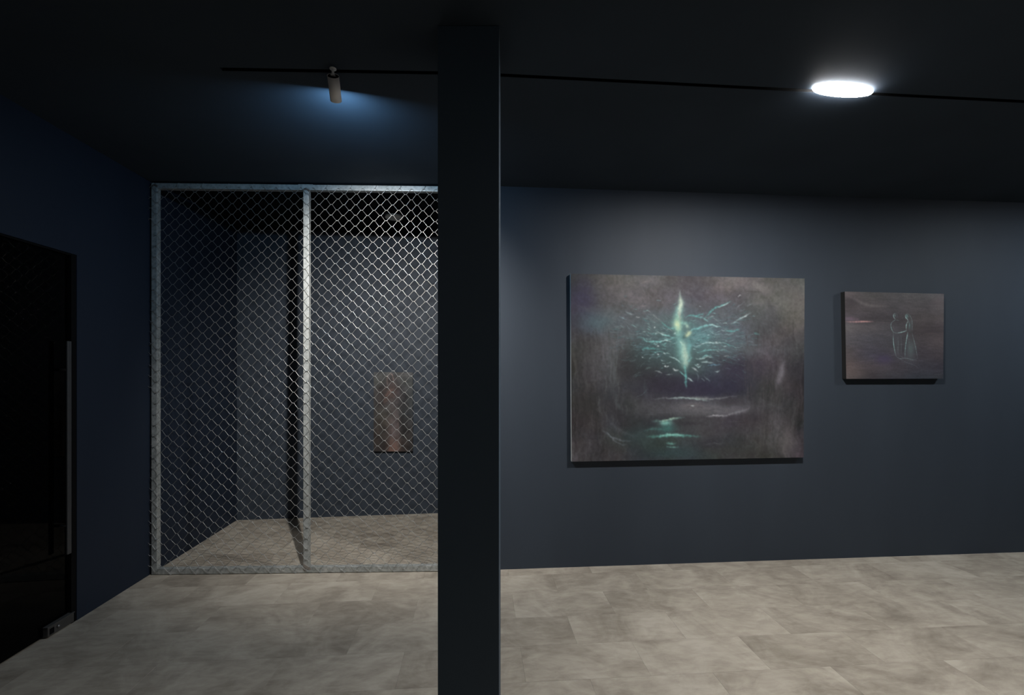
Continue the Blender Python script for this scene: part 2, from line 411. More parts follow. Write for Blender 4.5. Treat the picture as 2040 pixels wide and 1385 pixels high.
fobj('gusset', bm, plain('bare_steel_gusset', (.22, .20, .18), .55, metal=.2, var=.25))

# woven mesh: wires run sideways as zigzags and hook each other at every node
ca_x = .0905; hb = .03985; lean = .035
r_w = .00128
nx0, nz0 = fx(579.1), CAMZ + (HY-621.4)/F*3.377
def node_base(i, j):     # j counts half rows downwards, i counts columns
    z = nz0 - hb*j
    return nx0 + ca_x*(i + (0.5 if j % 2 else 0)) - lean*(nz0 - z) , z
jit = {}
def node(i, j):
    if (i, j) not in jit:
        x, z = node_base(i, j)
        s = .0012 + (.0012 if z < .5 else 0)
        # slightly slack rows near the floor and the left edge
        jit[(i, j)] = (x + random.gauss(0, s), z + random.gauss(0, s*.8))
    return jit[(i, j)]
jt = -int((2.873 - nz0)/hb); jb = int((nz0 - .012)/hb)
xa, xb = -.006, xr1-.012
def tube(bm, pts, r, n=5):
    rings = []
    L = len(pts)
    for i, p in enumerate(pts):
        d = (pts[min(i+1, L-1)] - pts[max(i-1, 0)]).normalized()
        u = d.cross(Vector((0, 1, 0)));  u.normalize(); v_ = d.cross(u).normalized()
        rings.append([bm.verts.new(p + (u*math.cos(2*math.pi*k/n) + v_*math.sin(2*math.pi*k/n))*r) for k in range(n)])
    for a, b_ in zip(rings[:-1], rings[1:]):
        for k in range(n): bm.faces.new([a[k], a[(k+1) % n], b_[(k+1) % n], b_[k]])
    bm.faces.new(rings[0][::-1]); bm.faces.new(rings[-1])
YM = -.0058
nw = 0
for j in range(jt, jb):
    # peaks at row j, valleys at row j+1
    seq = []
    for i in range(-20, 30):
        for (row, kind) in ((j, 'p'), (j+1, 'v')):
            xb_, zb_ = node_base(i, row)
            seq.append((xb_, i, row, kind))
    seq.sort()
    seq = [s for s in seq if xa+.0 <= s[0] <= xb]
    pts = []
    for n_, (xx, i, row, kind) in enumerate(seq):
        x, z = node(i, row)
        sg = 1 if kind == 'p' else -1
        # at a peak the wire passes from the '/' leg (rear) to the '\' leg (front)
        y_in, y_out = (.0018, -.0018) if kind == 'p' else (-.0018, .0018)
        zt = z + sg*.0018
        pts += [Vector((x-.0085, YM+y_in, zt - sg*.0042)), Vector((x-.0035, YM+y_in*.8, zt - sg*.0004)),
                Vector((x+.0035, YM+y_out*.8, zt - sg*.0004)), Vector((x+.0085, YM+y_out, zt - sg*.0042))]
    # cut ends poking out a little
    e = random.uniform(.004, .016); p0 = pts[0]; d0 = (p0 - pts[min(4, len(pts)-1)]).normalized()
    kind0 = seq[0][3]; dz = (-1 if kind0 == 'p' else 1)*e
    pts = [Vector((p0.x - e, p0.y, p0.z + dz))] + pts
    bm = bmesh.new(); tube(bm, pts, r_w)
    o = fobj('mesh_wire', bm, M_WIRE, True); nw += 1
# loose tie ends folded over the rails
random.seed(3)
def tie(p):
    bm = bmesh.new(); tube(bm, [Vector(q) for q in p], r_w, 5); fobj('wire_end', bm, M_WIRE, True)
for i in range(-20, 30):      # bottom: '\' ends, every other one longer
    x, z = node(i, jb)
    if xa < x < xb-.03:
        dl = .022 if i % 2 else .008
        zz = max(z - dl, .006)
        tie([(x-.004, YM-.0018, z+.004), (x+.006, YM-.002, (z+zz)/2), (x+.014, YM-.001, zz), (x+.021, YM, zz+.001)])
for i in range(-20, 30):      # top: '/' ends hooked over the rail
    x, z = node(i, jt)
    if xa < x < xb-.03 and i % 2 == 0:
        tie([(x-.001, YM-.001, z), (x+.007, YM-.003, z+.012), (x+.012, YM-.001, FT-.004), (x+.014, .004, FT+.003)])
print('wires', nw, jt, jb)

# ------------------------------------------------------------------ paintings
def lin(c):
    c = np.asarray(c, float)/255.0
    return np.where(c <= .04045, c/12.92, ((c+.055)/1.055)**2.4)
def vnoise(H, W, gy, gx):
    g_ = rng.random((gy+2, gx+2)); y = np.linspace(0, gy, H); x = np.linspace(0, gx, W)
    yi = y.astype(int); xi = x.astype(int); fy = y-yi; fx_ = x-xi
    fy = (fy*fy*(3-2*fy))[:, None]; fx_ = (fx_*fx_*(3-2*fx_))[None]
    a = g_[yi][:, xi]; b_ = g_[yi][:, xi+1]; c = g_[yi+1][:, xi]; d = g_[yi+1][:, xi+1]
    return (a*(1-fx_)+b_*fx_)*(1-fy) + (c*(1-fx_)+d*fx_)*fy - .5
def fbm(H, W, gy, gx, o=4):
    s = 0; a = 1
    for k in range(o): s = s + a*vnoise(H, W, int(gy*2**k), int(gx*2**k)); a *= .55
    return s
class Canvas:
    def __init__(s, W, H, quad):
        s.W, s.H, s.q = W, H, quad; s.im = np.zeros((H, W, 3)); s.Y, s.X = np.mgrid[0:H, 0:W].astype(float)
    def m(s, p):
        x, y = p; (tlx, tly), (trx, try_), (brx, bry), (blx, bly) = s.q
        u = (x-(tlx+blx)/2)/((trx+brx)/2-(tlx+blx)/2); t = tly+(try_-tly)*u; b_ = bly+(bry-bly)*u
        return u*(s.W-1), (y-t)/(b_-t)*(s.H-1)
    def grid(s, rows, vs_):
        g_ = np.array(rows, float); n = g_.shape[1]
        v = s.Y[:, 0]/(s.H-1); u = np.linspace(0, n-1, s.W)
        ui = np.minimum(u.astype(int), n-2); fu = (u-ui); fu = (fu*fu*(3-2*fu))[:, None]
        rr = np.array([g_[k][ui]*(1-fu)+g_[k][ui+1]*fu for k in range(len(vs_))])
        for y in range(s.H):
            k = min(max(np.searchsorted(vs_, v[y])-1, 0), len(vs_)-2); f = (v[y]-vs_[k])/(vs_[k+1]-vs_[k]); f = f*f*(3-2*f)
            s.im[y] = rr[k]*(1-f)+rr[k+1]*f
    def warp(s, amp, gy, gx):
        dx = fbm(s.H, s.W, gy, gx, 3)*amp; dy = fbm(s.H, s.W, gy, gx, 3)*amp
        x = np.clip(s.X+dx, 0, s.W-1.01); y = np.clip(s.Y+dy, 0, s.H-1.01)
        xi = x.astype(int); yi = y.astype(int); fx_ = (x-xi)[..., None]; fy = (y-yi)[..., None]; im = s.im
        s.im = (im[yi, xi]*(1-fx_)+im[yi, xi+1]*fx_)*(1-fy)+(im[yi+1, xi]*(1-fx_)+im[yi+1, xi+1]*fx_)*fy
    def _mix(s, y0, y1, x0, x1, a, col):
        s.im[y0:y1, x0:x1] = s.im[y0:y1, x0:x1]*(1-a[..., None]) + np.array(col, float)*a[..., None]
    def blob(s, c, rx, ry, col, al, rot=0, k=None):
        cx_, cy_ = s.m(c); ex = s.m((c[0]+rx, c[1])); ey = s.m((c[0], c[1]+ry)); rx_ = abs(ex[0]-cx_); ry_ = abs(ey[1]-cy_)
        R_ = 2.6*max(rx_, ry_); x0, x1 = max(int(cx_-R_), 0), min(int(cx_+R_)+2, s.W); y0, y1 = max(int(cy_-R_), 0), min(int(cy_+R_)+2, s.H)
        if x0 >= x1 or y0 >= y1: return
        dx = s.X[y0:y1, x0:x1]-cx_; dy = s.Y[y0:y1, x0:x1]-cy_; r = math.radians(rot)
        a_ = (dx*math.cos(r)+dy*math.sin(r))/rx_; b_ = (-dx*math.sin(r)+dy*math.cos(r))/ry_
        a = al*np.exp(-(a_*a_+b_*b_)); s._mix(y0, y1, x0, x1, a, col)
    def stroke(s, pts, wd, col, al=.8, taper=True, rough=.45):
        p = [np.array(s.m(q_)) for q_ in pts]
        p = [p[0]]+p+[p[-1]]; out = []
        for i in range(1, len(p)-2):
            n = max(int(np.linalg.norm(p[i+1]-p[i])/.5), 2)
            for t in np.linspace(0, 1, n, endpoint=False):
                out.append(.5*((2*p[i])+(-p[i-1]+p[i+1])*t+(2*p[i-1]-5*p[i]+4*p[i+1]-p[i+2])*t*t+(-p[i-1]+3*p[i]-3*p[i+1]+p[i+2])*t**3))
        N = len(out); mask = {}
        px_ = s.W/((s.q[1][0]+s.q[2][0])/2-(s.q[0][0]+s.q[3][0])/2); w0 = max(wd*px_, .55)
        xs = [q_[0] for q_ in out]; ys = [q_[1] for q_ in out]; R_ = int(3*w0)+2
        x0, x1 = max(int(min(xs))-R_, 0), min(int(max(xs))+R_+2, s.W); y0, y1 = max(int(min(ys))-R_, 0), min(int(max(ys))+R_+2, s.H)
        if x0 >= x1 or y0 >= y1: return
        A_ = np.zeros((y1-y0, x1-x0)); ph = rng.random()*9
        for i, q_ in enumerate(out):
            t = i/max(N-1, 1); k = math.sin(math.pi*min(max(t, .02), .98))**.6 if taper else 1
            k *= 1-rough*(.5+.5*math.sin(ph+i*.35)*math.sin(i*.13+ph*2))
            ww = w0*(.5+.5*k); a0, a1 = max(int(q_[0]-R_), x0), min(int(q_[0]+R_)+1, x1); b0, b1 = max(int(q_[1]-R_), y0), min(int(q_[1]+R_)+1, y1)
            if a0 >= a1 or b0 >= b1: continue
            d2 = (s.X[b0:b1, a0:a1]-q_[0])**2+(s.Y[b0:b1, a0:a1]-q_[1])**2
            v = k*np.exp(-d2/(ww*ww)); sl_ = A_[b0-y0:b1-y0, a0-x0:a1-x0]; np.maximum(sl_, v, out=sl_)
        s._mix(y0, y1, x0, x1, np.clip(A_*al, 0, 1), col)

def make_painting(label, corners, im, kv, edge_mat, depth, backn, group=None):
    """corners: world TL,TR,BR,BL of the painted face; kv: light falling on the face, top and bottom"""
    H, W, _ = im.shape
    tl, tr, br, bl = corners
    c = (tl+tr+br+bl)/4
    t = thing('painting', label, 'painting', c, group)
    u = np.linspace(0, 1, W); v = np.linspace(0, 1, H)
    U, V = np.meshgrid(u, v)
    def bil(k): return (tl[k]*(1-U)+tr[k]*U)*(1-V)+(bl[k]*(1-U)+br[k]*U)*V - c[k]
    co = np.stack([bil(0), bil(1), bil(2)], -1).reshape(-1, 3)
    idx = np.arange(H*W).reshape(H, W)
    fa_ = np.stack([idx[:-1, :-1], idx[1:, :-1], idx[1:, 1:], idx[:-1, 1:]], -1).reshape(-1, 4)
    me = bpy.data.meshes.new('painted_canvas')
    me.vertices.add(len(co)); me.vertices.foreach_set('co', co.astype(np.float32).ravel())
    me.loops.add(fa_.size); me.loops.foreach_set('vertex_index', fa_.astype(np.int32).ravel())
    me.polygons.add(len(fa_)); me.polygons.foreach_set('loop_start', np.arange(0, fa_.size, 4, dtype=np.int32))
    me.update(calc_edges=True)
    K = kv[0]+(kv[1]-kv[0])*v
    al = lin(np.clip(im, 2, 250))/K[:, None, None]*np.array((1.0, .99, 1.06))
    rgba = np.ones((H*W, 4), np.float32); rgba[:, :3] = np.clip(al, 0, .9).reshape(-1, 3)
    at = me.color_attributes.new('paint', 'FLOAT_COLOR', 'POINT'); at.data.foreach_set('color', rgba.ravel())
    m, nt, b = mat('oil_paint_on_canvas')
    a_ = nd(nt, 'ShaderNodeAttribute', attribute_name='paint'); nt.links.new(a_.outputs['Color'], b.inputs['Base Color'])
    wv = nd(nt, 'ShaderNodeTexNoise', Scale=420, Detail=2); tc = nd(nt, 'ShaderNodeTexCoord'); nt.links.new(tc.outputs['Object'], wv.inputs['Vector'])
    bp = nd(nt, 'ShaderNodeBump', Strength=.15, Distance=.0006); nt.links.new(wv.outputs[0], bp.inputs['Height']); nt.links.new(bp.outputs[0], b.inputs['Normal'])
    b.inputs['Roughness'].default_value = .6; b.inputs['Specular IOR Level'].default_value = .2
    me.materials.append(m)
    link(bpy.data.objects.new('painted_canvas', me), t)
    bm = bmesh.new(); q_ = [p-c for p in corners]; o1 = [bm.verts.new(p+backn*.0006) for p in q_]; o2 = [bm.verts.new(p+backn*(depth-.0005)) for p in q_]
    bm.faces.new(o1); bm.faces.new(o2[::-1])
    for i in range(4): bm.faces.new([o1[i], o1[(i+1) % 4], o2[(i+1) % 4], o2[i]])
    obj('canvas_edge', bm, edge_mat, t)
    return t

wn = Vector((-math.sin(AL), math.cos(AL), 0))   # into the right-hand wall
def on_wall(px, py, dep):   # point on plane parallel to the right-hand wall, dep in front of it
    t = (px-CX)/F
    # Y = wr(X) - dep/cos
    Y = (3.4435+.077*.087-dep/math.cos(AL))/(1-.077*t)
    return P(px, py, Y)

# --- painting 1: teal light over water in a cave (coordinates read off a 3.22x view)
cv = Canvas(470, 357, ((80, 85), (1585, 112), (1580, 1265), (92, 1292)))
cv.grid([
 [(74,70,70),(88,86,83),(80,78,79),(76,74,77),(84,82,82),(98,94,90),(98,96,92)],
 [(58,53,66),(84,82,80),(76,74,76),(70,68,72),(76,74,77),(90,88,86),(96,94,90)],
 [(54,53,68),(76,83,84),(70,73,76),(70,78,81),(70,72,76),(72,70,72),(82,80,78)],
 [(54,52,56),(70,73,72),(56,62,64),(58,84,84),(62,74,75),(68,68,68),(68,66,68)],
 [(53,51,53),(62,65,64),(42,42,44),(50,64,66),(48,50,56),(52,50,54),(46,46,50)],
 [(50,48,50),(54,56,55),(41,40,46),(45,43,55),(44,42,54),(50,50,53),(48,48,48)],
 [(47,44,43),(50,51,51),(50,50,52),(64,64,66),(60,60,62),(60,58,58),(48,48,47)],
 [(44,39,37),(50,52,53),(42,46,48),(50,54,55),(50,48,50),(60,57,56),(54,52,54)],
 [(46,44,44),(46,50,52),(44,54,54),(52,60,60),(50,52,52),(58,58,57),(56,52,56)],
 [(52,52,54),(46,48,54),(44,48,52),(50,56,56),(52,56,56),(56,55,56),(54,48,56)]],
 [0, .11, .24, .38, .5, .62, .70, .80, .9, 1])
W_, H_ = cv.W, cv.H
cv.im *= (1 + .26*fbm(H_, W_, 6, 7, 5) )[..., None]
cv.im *= (1 + .14*fbm(H_, W_, 60, 90, 2))[..., None]
cv.im += np.stack([fbm(H_, W_, 5, 6, 4)*7, fbm(H_, W_, 5, 6, 4)*4, fbm(H_, W_, 5, 6, 4)*10], -1)
side = np.clip(np.abs(cv.X/W_-.5)*3.2-.7, 0, 1)*np.clip((cv.Y/H_-.3)*3, 0, 1)
cv.im *= (1 + .55*side*fbm(H_, W_, 5, 70, 3))[..., None]
B = cv.blob; S = cv.stroke
B((520, 640), 110, 130, (38, 36, 38), .6); B((650, 800), 130, 70, (38, 34, 46), .7); B((1130, 720), 110, 70, (44, 40, 60), .6)
B((950, 820), 160, 40, (40, 36, 54), .6); B((170, 240), 60, 120, (56, 50, 84), .6); B((240, 390), 110, 60, (72, 96, 102), .5)
B((330, 560), 40, 110, (92, 96, 92), .4); B((350, 700), 30, 120, (84, 92, 88), .5, 0); B((215, 640), 40, 120, (74, 74, 74), .5)
B((1430, 730), 26, 90, (108, 106, 112), .5, 12); B((1480, 1150), 50, 110, (84, 80, 80), .5); B((1370, 330), 25, 120, (58, 57, 60), .5, -20)
B((1290, 180), 70, 25, (122, 117, 114), .6); B((1480, 200), 110, 100, (100, 96, 90), .4); B((560, 130), 60, 20, (98, 94, 90), .5)
# halo
B((800, 480), 260, 150, (64, 100, 100), .55); B((900, 500), 90, 80, (70, 128, 130), .7); B((620, 600), 200, 110, (50, 84, 82), .5)
B((650, 420), 160, 70, (70, 100, 98), .45, 12); B((560, 1110), 190, 60, (54, 84, 80), .45); B((1050, 360), 220, 90, (78, 88, 90), .35)
B((1070, 560), 240, 60, (70, 92, 92), .4)
# thin filaments scattered around the light
for n_ in range(330):
    side_ = -1 if rng.random() < .52 else 1
    a_ = rng.normal(0, .34); rr = rng.uniform(90, 430)
    x = 790 + side_*rr*math.cos(a_); y = 510 + rr*math.sin(a_)*.95 + rng.normal(0, 26)
    L_ = rng.uniform(10, 55); sl_ = math.tan(a_)*side_*.55 + rng.normal(0, .12)
    bright = rng.random(); c_ = np.array((96, 138, 138))*(.75+.5*bright)
    S([(x-L_/2, y-L_/2*sl_), (x, y+rng.normal(0, 3)), (x+L_/2, y+L_/2*sl_)], rng.uniform(1.2, 3.2), c_, rng.uniform(.15, .5))
cv.warp(9, 14, 18)
g_ = cv.im.mean(-1, keepdims=True); cv.im = g_ + (cv.im-g_)*.72
for n_ in range(260):       # finer, later wisps, mostly level, fanning from the light
    sd = -1 if rng.random() < .5 else 1
    a_ = rng.normal(0, .3); rr = rng.uniform(60, 470)
    x = 800+sd*rr*math.cos(a_); y = 500+rr*math.sin(a_)*.9+rng.normal(0, 22); L_ = rng.uniform(20, 90); sl_ = math.tan(a_)*sd*.5+rng.normal(0, .1)
    c_ = (108, 140, 140) if rng.random() < .4 else ((64, 104, 104) if rng.random() < .6 else (52, 60, 64))
    S([(x-L_/2, y-L_/2*sl_), (x-L_/6, y-L_/6*sl_+rng.normal(0, 4)), (x+L_/6, y+L_/6*sl_+rng.normal(0, 4)), (x+L_/2, y+L_/2*sl_)], rng.uniform(1.5, 4.5), c_, rng.uniform(.35, .75), rough=.6)
for n_ in range(420):       # upright brushwork on the cave sides, curving under at the foot
    sd = rng.random() < .5; x = rng.uniform(95, 420) if sd else rng.uniform(1180, 1575); y = rng.uniform(430, 1180); L_ = rng.uniform(40, 150)
    cu = (x-340)*.12 if sd else (x-1250)*.1
    k_ = rng.uniform(.72, 1.3); base = np.array((62, 62, 62) if sd else (60, 57, 58))*k_
    S([(x, y-L_/2), (x+rng.normal(0, 4), y), (x-cu*.3, y+L_/2)], rng.uniform(2, 6), base, rng.uniform(.25, .6), rough=.5)
for n_ in range(160):       # diagonal scumbling in the upper half
    x = rng.uniform(150, 1540); y = rng.uniform(110, 420); L_ = rng.uniform(40, 140); k_ = rng.uniform(.8, 1.22)
    S([(x-L_/2, y-L_*.2), (x, y+rng.normal(0, 6)), (x+L_/2, y+L_*.15)], rng.uniform(4, 12), np.array((82, 80, 81))*k_, rng.uniform(.08, .2), rough=.5)
T1 = (84, 160, 152); T2 = (120, 186, 178); T3 = (178, 206, 198); WH = (196, 206, 200)
def D(*p): return [(289.8+.558*x, 128.8+.558*y) for x, y in p]
# right wing
S(D((1140,440),(1190,380),(1240,320),(1320,285),(1400,250),(1450,235)), 6, T1, .8); S(D((1290,300),(1350,280),(1440,238)), 4, T3, .8)
S(D((1530,185),(1565,160)), 4, WH, .7); S(D((1440,500),(1540,450),(1620,400),(1690,350)), 7, (126,152,150), .8); S(D((1560,440),(1610,408),(1650,380)), 4, WH, .8)
S(D((1500,330),(1550,280),(1600,240)), 4, (120,134,134), .5); S(D((1640,290),(1690,260)), 4, (120,134,134), .6)
S(D((930,420),(980,400),(1060,410),(1130,435)), 6, T1, .8); S(D((1040,400),(1080,390),(1140,382)), 5, T1, .7); S(D((1130,430),(1170,460),(1190,470)), 5, T2, .6)
S(D((960,590),(1010,560),(1080,540),(1150,520),(1230,510),(1330,528)), 7, T2, .8); S(D((1200,508),(1270,515),(1330,530)), 4, WH, .5)
S(D((1370,580),(1440,575),(1500,570),(1560,545)), 6, T1, .7); S(D((1720,600),(1780,615)), 6, T1, .5); S(D((1140,430),(1220,420),(1300,460),(1350,500)), 4, (120,140,140), .5)
S(D((1040,780),(1100,735),(1160,715),(1270,712),(1380,712)), 5, T3, .7); S(D((1080,820),(1150,810),(1220,795),(1310,790)), 4, T2, .7); S(D((1350,712),(1430,735),(1500,760)), 4, T1, .5)
S(D((1040,888),(1130,895),(1180,880),(1240,885)), 5, T3, .7); S(D((1120,880),(1180,865),(1220,860)), 4, T2, .7); S(D((1100,935),(1180,940),(1250,950)), 5, T3, .7)
S(D((1180,970),(1260,968),(1340,965)), 5, (96,140,158), .7); S(D((1360,870),(1400,860),(1430,865)), 4, WH, .5); S(D((1000,1010),(1040,1020),(1070,1045)), 5, WH, .7)
S(D((1030,955),(1070,985),(1110,965)), 6, T3, .6); S(D((940,1110),(980,1140),(1015,1165)), 5, T3, .8); S(D((1140,1100),(1180,1135),(1210,1160)), 4, T3, .4); S(D((1105,1125),(1150,1160)), 4, T3, .4)
S(D((1050,1060),(1070,1110),(1060,1150)), 5, (116,132,132), .4)
# left wing
S(D((170,400),(210,430),(260,450)), 5, (118,150,158), .6); S(D((240,350),(290,375),(340,400)), 6, (140,158,160), .7); S(D((330,325),(380,328)), 3, T2, .5)
S(D((360,420),(410,428)), 4, WH, .6); S(D((410,290),(470,290),(490,280)), 5, (138,134,134), .5); S(D((540,390),(600,430),(640,455)), 4, (140,150,150), .6)
S(D((300,510),(350,525),(380,530)), 4, T2, .5); S(D((640,470),(700,520),(740,545),(800,545)), 5, T1, .6); S(D((490,545),(530,575)), 4, T2, .5)
S(D((610,585),(660,615),(720,635)), 6, T3, .7); S(D((650,625),(720,630),(750,640)), 5, T2, .7); S(D((380,650),(440,655),(480,690),(560,705),(660,690),(760,665),(830,650)), 6, T2, .8)
S(D((620,695),(690,685),(770,700)), 4, WH, .7); S(D((420,790),(500,778),(580,775),(640,785)), 6, T1, .7); S(D((730,870),(780,880),(830,910),(880,960)), 5, T3, .8)
S(D((460,1030),(500,1000),(540,990)), 5, (96,118,112), .6); S(D((570,1040),(610,1045),(660,1065)), 5, (170,180,176), .6); S(D((690,1080),(780,1082)), 4, (150,164,160), .5)
S(D((780,1020),(810,1030),(850,1025)), 6, WH, .8); S(D((680,975),(720,990)), 5, WH, .6); S(D((850,1040),(890,1070),(930,1110)), 4, T2, .7); S(D((700,840),(640,810),(560,820)), 4, T2, .4)
for x, y in ((795,608),(612,845),(615,745),(685,833),(722,985),(570,540),(430,880),(690,975),(1280,700),(1070,958)):
    B((289.8+.558*x, 128.8+.558*y), 5, 4, WH, .8)
# shoulders
S(D((870,495),(910,485),(940,520),(940,560)), 12, (170,196,170), .8); S(D((770,560),(800,545),(850,545)), 10, (96,160,150), .6)
S(D((740,480),(790,470),(860,480),(960,490),(1020,500)), 16, (84,136,130), .5)
# the column of light
S(D((858,110),(862,200),(868,260)), 7, (150,168,160), .6); S(D((862,190),(868,270),(850,350),(840,430),(835,520),(840,620),(850,700)), 31, (110,160,150), .8)
S(D((860,190),(868,260),(862,330),(852,400)), 14, (190,202,178), .9, rough=.1); S(D((845,400),(835,470),(830,540),(828,620)), 22, (160,184,146), .8)
B((289.8+.558*830, 128.8+.558*510), 17, 22, (214,212,158), .85); B((289.8+.558*862, 128.8+.558*400), 8, 30, (178,150,134), .4)
S(D((850,660),(865,720),(890,800),(905,880),(920,950),(930,1010)), 38, (108,156,148), .85, rough=.1); S(D((880,690),(905,760),(915,830),(925,920),(930,1000)), 23, (172,188,166), .8, rough=.2)
S(D((960,660),(970,740),(960,820),(980,880)), 14, (100,160,156), .6); S(D((930,640),(955,610),(980,595)), 15, (198,206,160), .85); S(D((995,880),(975,910),(960,930)), 8, T2, .7)
S(D((925,960),(922,1060),(925,1140),(930,1240)), 8, (96,170,160), .85); S(D((850,690),(890,740)), 8, (190,206,190), .6)
B((289.8+.558*905, 128.8+.558*650), 12, 10, (40, 60, 60), .5)
# water line and reflections
B((860, 950), 300, 52, (84, 84, 86), .75); B((1060, 960), 160, 34, (92, 92, 94), .5); B((850, 1010), 200, 12, (44, 42, 46), .4)
B((900, 1090), 330, 60, (58, 57, 60), .45); B((1480, 1130), 45, 100, (88, 84, 84), .5); B((1535, 780), 60, 160, (38, 36, 38), .45); B((1250, 1010), 90, 40, (44, 41, 45), .5)
B((420, 700), 60, 130, (40, 38, 40), .5); B((180, 900), 80, 150, (44, 40, 39), .4); B((250, 400), 90, 60, (76, 98, 102), .45)
S([(1240,640),(1330,620),(1420,660),(1460,760),(1470,900)], 16, (64,60,60), .35); S([(1150,560),(1270,570),(1350,620),(1390,740),(1400,900)], 12, (84,80,84), .3)
S([(1440,650),(1430,720),(1410,790)], 18, (116,114,120), .6)
for x_, y_, h_ in ((350,560,120),(365,640,160),(330,700,140),(300,800,120),(255,900,60),(400,560,70),(380,820,90),(430,960,60)):
    S([(x_, y_-h_/2), (x_+4, y_), (x_-4, y_+h_/2)], 6, (96, 100, 97), .4, rough=.6)
S([(590,890),(700,884),(800,882),(900,884),(1000,888),(1100,874),(1150,868)], 6, (116,120,118), .85); S([(700,884),(770,882),(860,886),(960,900)], 6, (140,168,160), .7)
B((890, 880), 60, 12, (126, 138, 130), .5); B((1090, 910), 70, 26, (44, 42, 46), .6); B((850, 935), 60, 16, (96, 92, 92), .5); B((852, 936), 9, 4, WH, .8)
S([(930,1000),(1020,998),(1120,985),(1200,958),(1220,940)], 8, (116,116,118), .8); S([(950,998),(1050,996)], 4, (170,172,172), .6); S([(1120,985),(1190,965),(1215,945)], 14, (104,104,108), .6)
S([(880,930),(960,950),(1010,975)], 6, (92,90,92), .6); S([(590,1030),(680,1030),(760,1010),(800,1008)], 9, (96,132,122), .8); S([(640,1030),(690,1024),(760,1008)], 6, (160,184,158), .7)
B((680, 1045), 36, 14, (128, 184, 168), .8); B((690, 1080), 50, 30, (60, 112, 104), .6); S([(560,1130),(640,1128),(720,1122),(820,1126),(900,1128)], 9, (88,156,140), .85)
S([(640,1128),(700,1120),(790,1122)], 8, (136,190,174), .8); S([(680,1172),(720,1176),(745,1172)], 9, (104,156,142), .8); S([(680,1198),(720,1200),(760,1198)], 6, (110,160,146), .8)
S([(540,1090),(600,1082),(680,1090)], 8, (70,120,110), .5); B((720, 1240), 160, 40, (44, 66, 66), .5); B((970, 1170), 100, 40, (42, 42, 48), .6); B((830, 1046), 70, 12, (42, 40, 44), .6)
for yy in range(14):
    x = rng.uniform(560, 1150); y = rng.uniform(905, 1190); L_ = rng.uniform(40, 150)
    S([(x-L_/2, y), (x, y+rng.normal(0, 4)), (x+L_/2, y)], rng.uniform(2, 5), (88, 88, 90) if rng.random() < .6 else (46, 45, 50), .35)
# cave edge brushwork
for p_, c_, w_2, a_ in (([(330,880),(350,950),(400,1030),(470,1100)], (40,38,40), 26, .5), ([(360,860),(380,930),(410,960)], (80,88,86), 14, .4),
    ([(300,1000),(350,1060),(420,1110),(480,1130)], (78,80,82), 12, .5), ([(280,1090),(330,1130),(400,1160),(460,1165)], (104,112,116), 7, .6), ([(320,1130),(380,1175),(430,1188)], (104,112,116), 5, .5),
    ([(300,1100),(350,1150)], (120,132,134), 4, .5), ([(1310,430),(1420,440),(1500,540),(1530,640)], (60,58,60), 20, .3), ([(1230,860),(1260,780),(1290,700),(1260,620)], (44,42,50), 26, .4),
    ([(545,760),(548,820),(556,880)], (70,84,82), 10, .35), ([(1240,560),(1320,590),(1350,640)], (84,82,86), 10, .35), ([(1180,190),(1260,200),(1300,206)], (66,62,62), 6, .6),
    ([(520,150),(550,138),(590,130)], (112,106,102), 6, .5), ([(260,880),(262,950),(285,1000)], (78,80,80), 10, .45)):
    S(p_, w_2, c_, a_)
for n_ in range(60):        # small light flecks near the figure
    sd = -1 if rng.random() < .5 else 1
    x = 800+sd*rng.uniform(50, 260); y = 500+rng.normal(0, 130)
    S([(x-rng.uniform(6, 20), y+rng.normal(0, 4)), (x, y), (x+rng.uniform(6, 20), y+rng.normal(0, 6))], rng.uniform(2, 4), T3 if n_ % 2 else T2, rng.uniform(.3, .7), rough=.6)
S(D((858,300),(845,400),(838,500),(850,620),(880,760),(905,900)), 34, (96, 146, 140), .35)
cv.warp(2.2, 20, 26); cv.warp(1.6, 50, 70)
cv.im *= (1 + .10*fbm(H_, W_, 90, 120, 2))[..., None]
FD = .034
make_painting('large landscape painting of a glowing teal figure of light over dark water', [on_wall(1137, 545.5, FD), on_wall(1603, 555, FD), on_wall(1601, 911.5, FD), on_wall(1139, 920, FD)], cv.im, (1.06, .62), M_EDGE_W, FD, wn)

# --- painting 2: two pale outlined figures (6.3x view)
cv = Canvas(250, 212, ((210, 130), (1450, 158), (1445, 1228), (228, 1225))); S = cv.stroke; B = cv.blob
cv.grid([[(86,80,80),(80,78,76),(82,80,79),(88,86,85),(94,90,90)], [(66,61,62),(74,70,70),(74,71,72),(78,74,74),(92,86,86)], [(70,66,68),(64,60,62),(66,62,64),(74,69,68),(76,70,69)],
 [(82,79,79),(76,73,74),(70,68,70),(66,60,60),(62,56,57)], [(74,72,74),(68,67,71),(66,65,68),(68,63,64),(74,67,67)], [(72,67,67),(62,60,67),(64,62,66),(60,56,60),(60,55,57)],
 [(74,66,64),(66,61,63),(62,59,63),(54,53,58),(50,48,54)], [(72,66,64),(54,51,53),(50,50,54),(46,49,54),(48,50,54)]], [0, .16, .3, .4, .55, .72, .86, 1])
W_, H_ = cv.W, cv.H
cv.im *= (1+.14*fbm(H_, W_, 6, 4, 5))[..., None]; cv.im *= (1+.10*fbm(H_, W_, 50, 14, 3))[..., None]; cv.im *= (1+.08*fbm(H_, W_, 90, 100, 1))[..., None]
S([(240,170),(330,220),(430,275),(560,310),(760,312)], 22, (104,100,98), .7); S([(500,255),(620,262)], 8, (96,92,90), .4); B((300, 250), 60, 40, (58, 54, 57), .6)
S([(920,170),(1000,200)], 12, (104,100,98), .5); S([(1180,320),(1280,352)], 12, (60,56,58), .5); B((1380, 250), 80, 60, (102, 92, 92), .5)
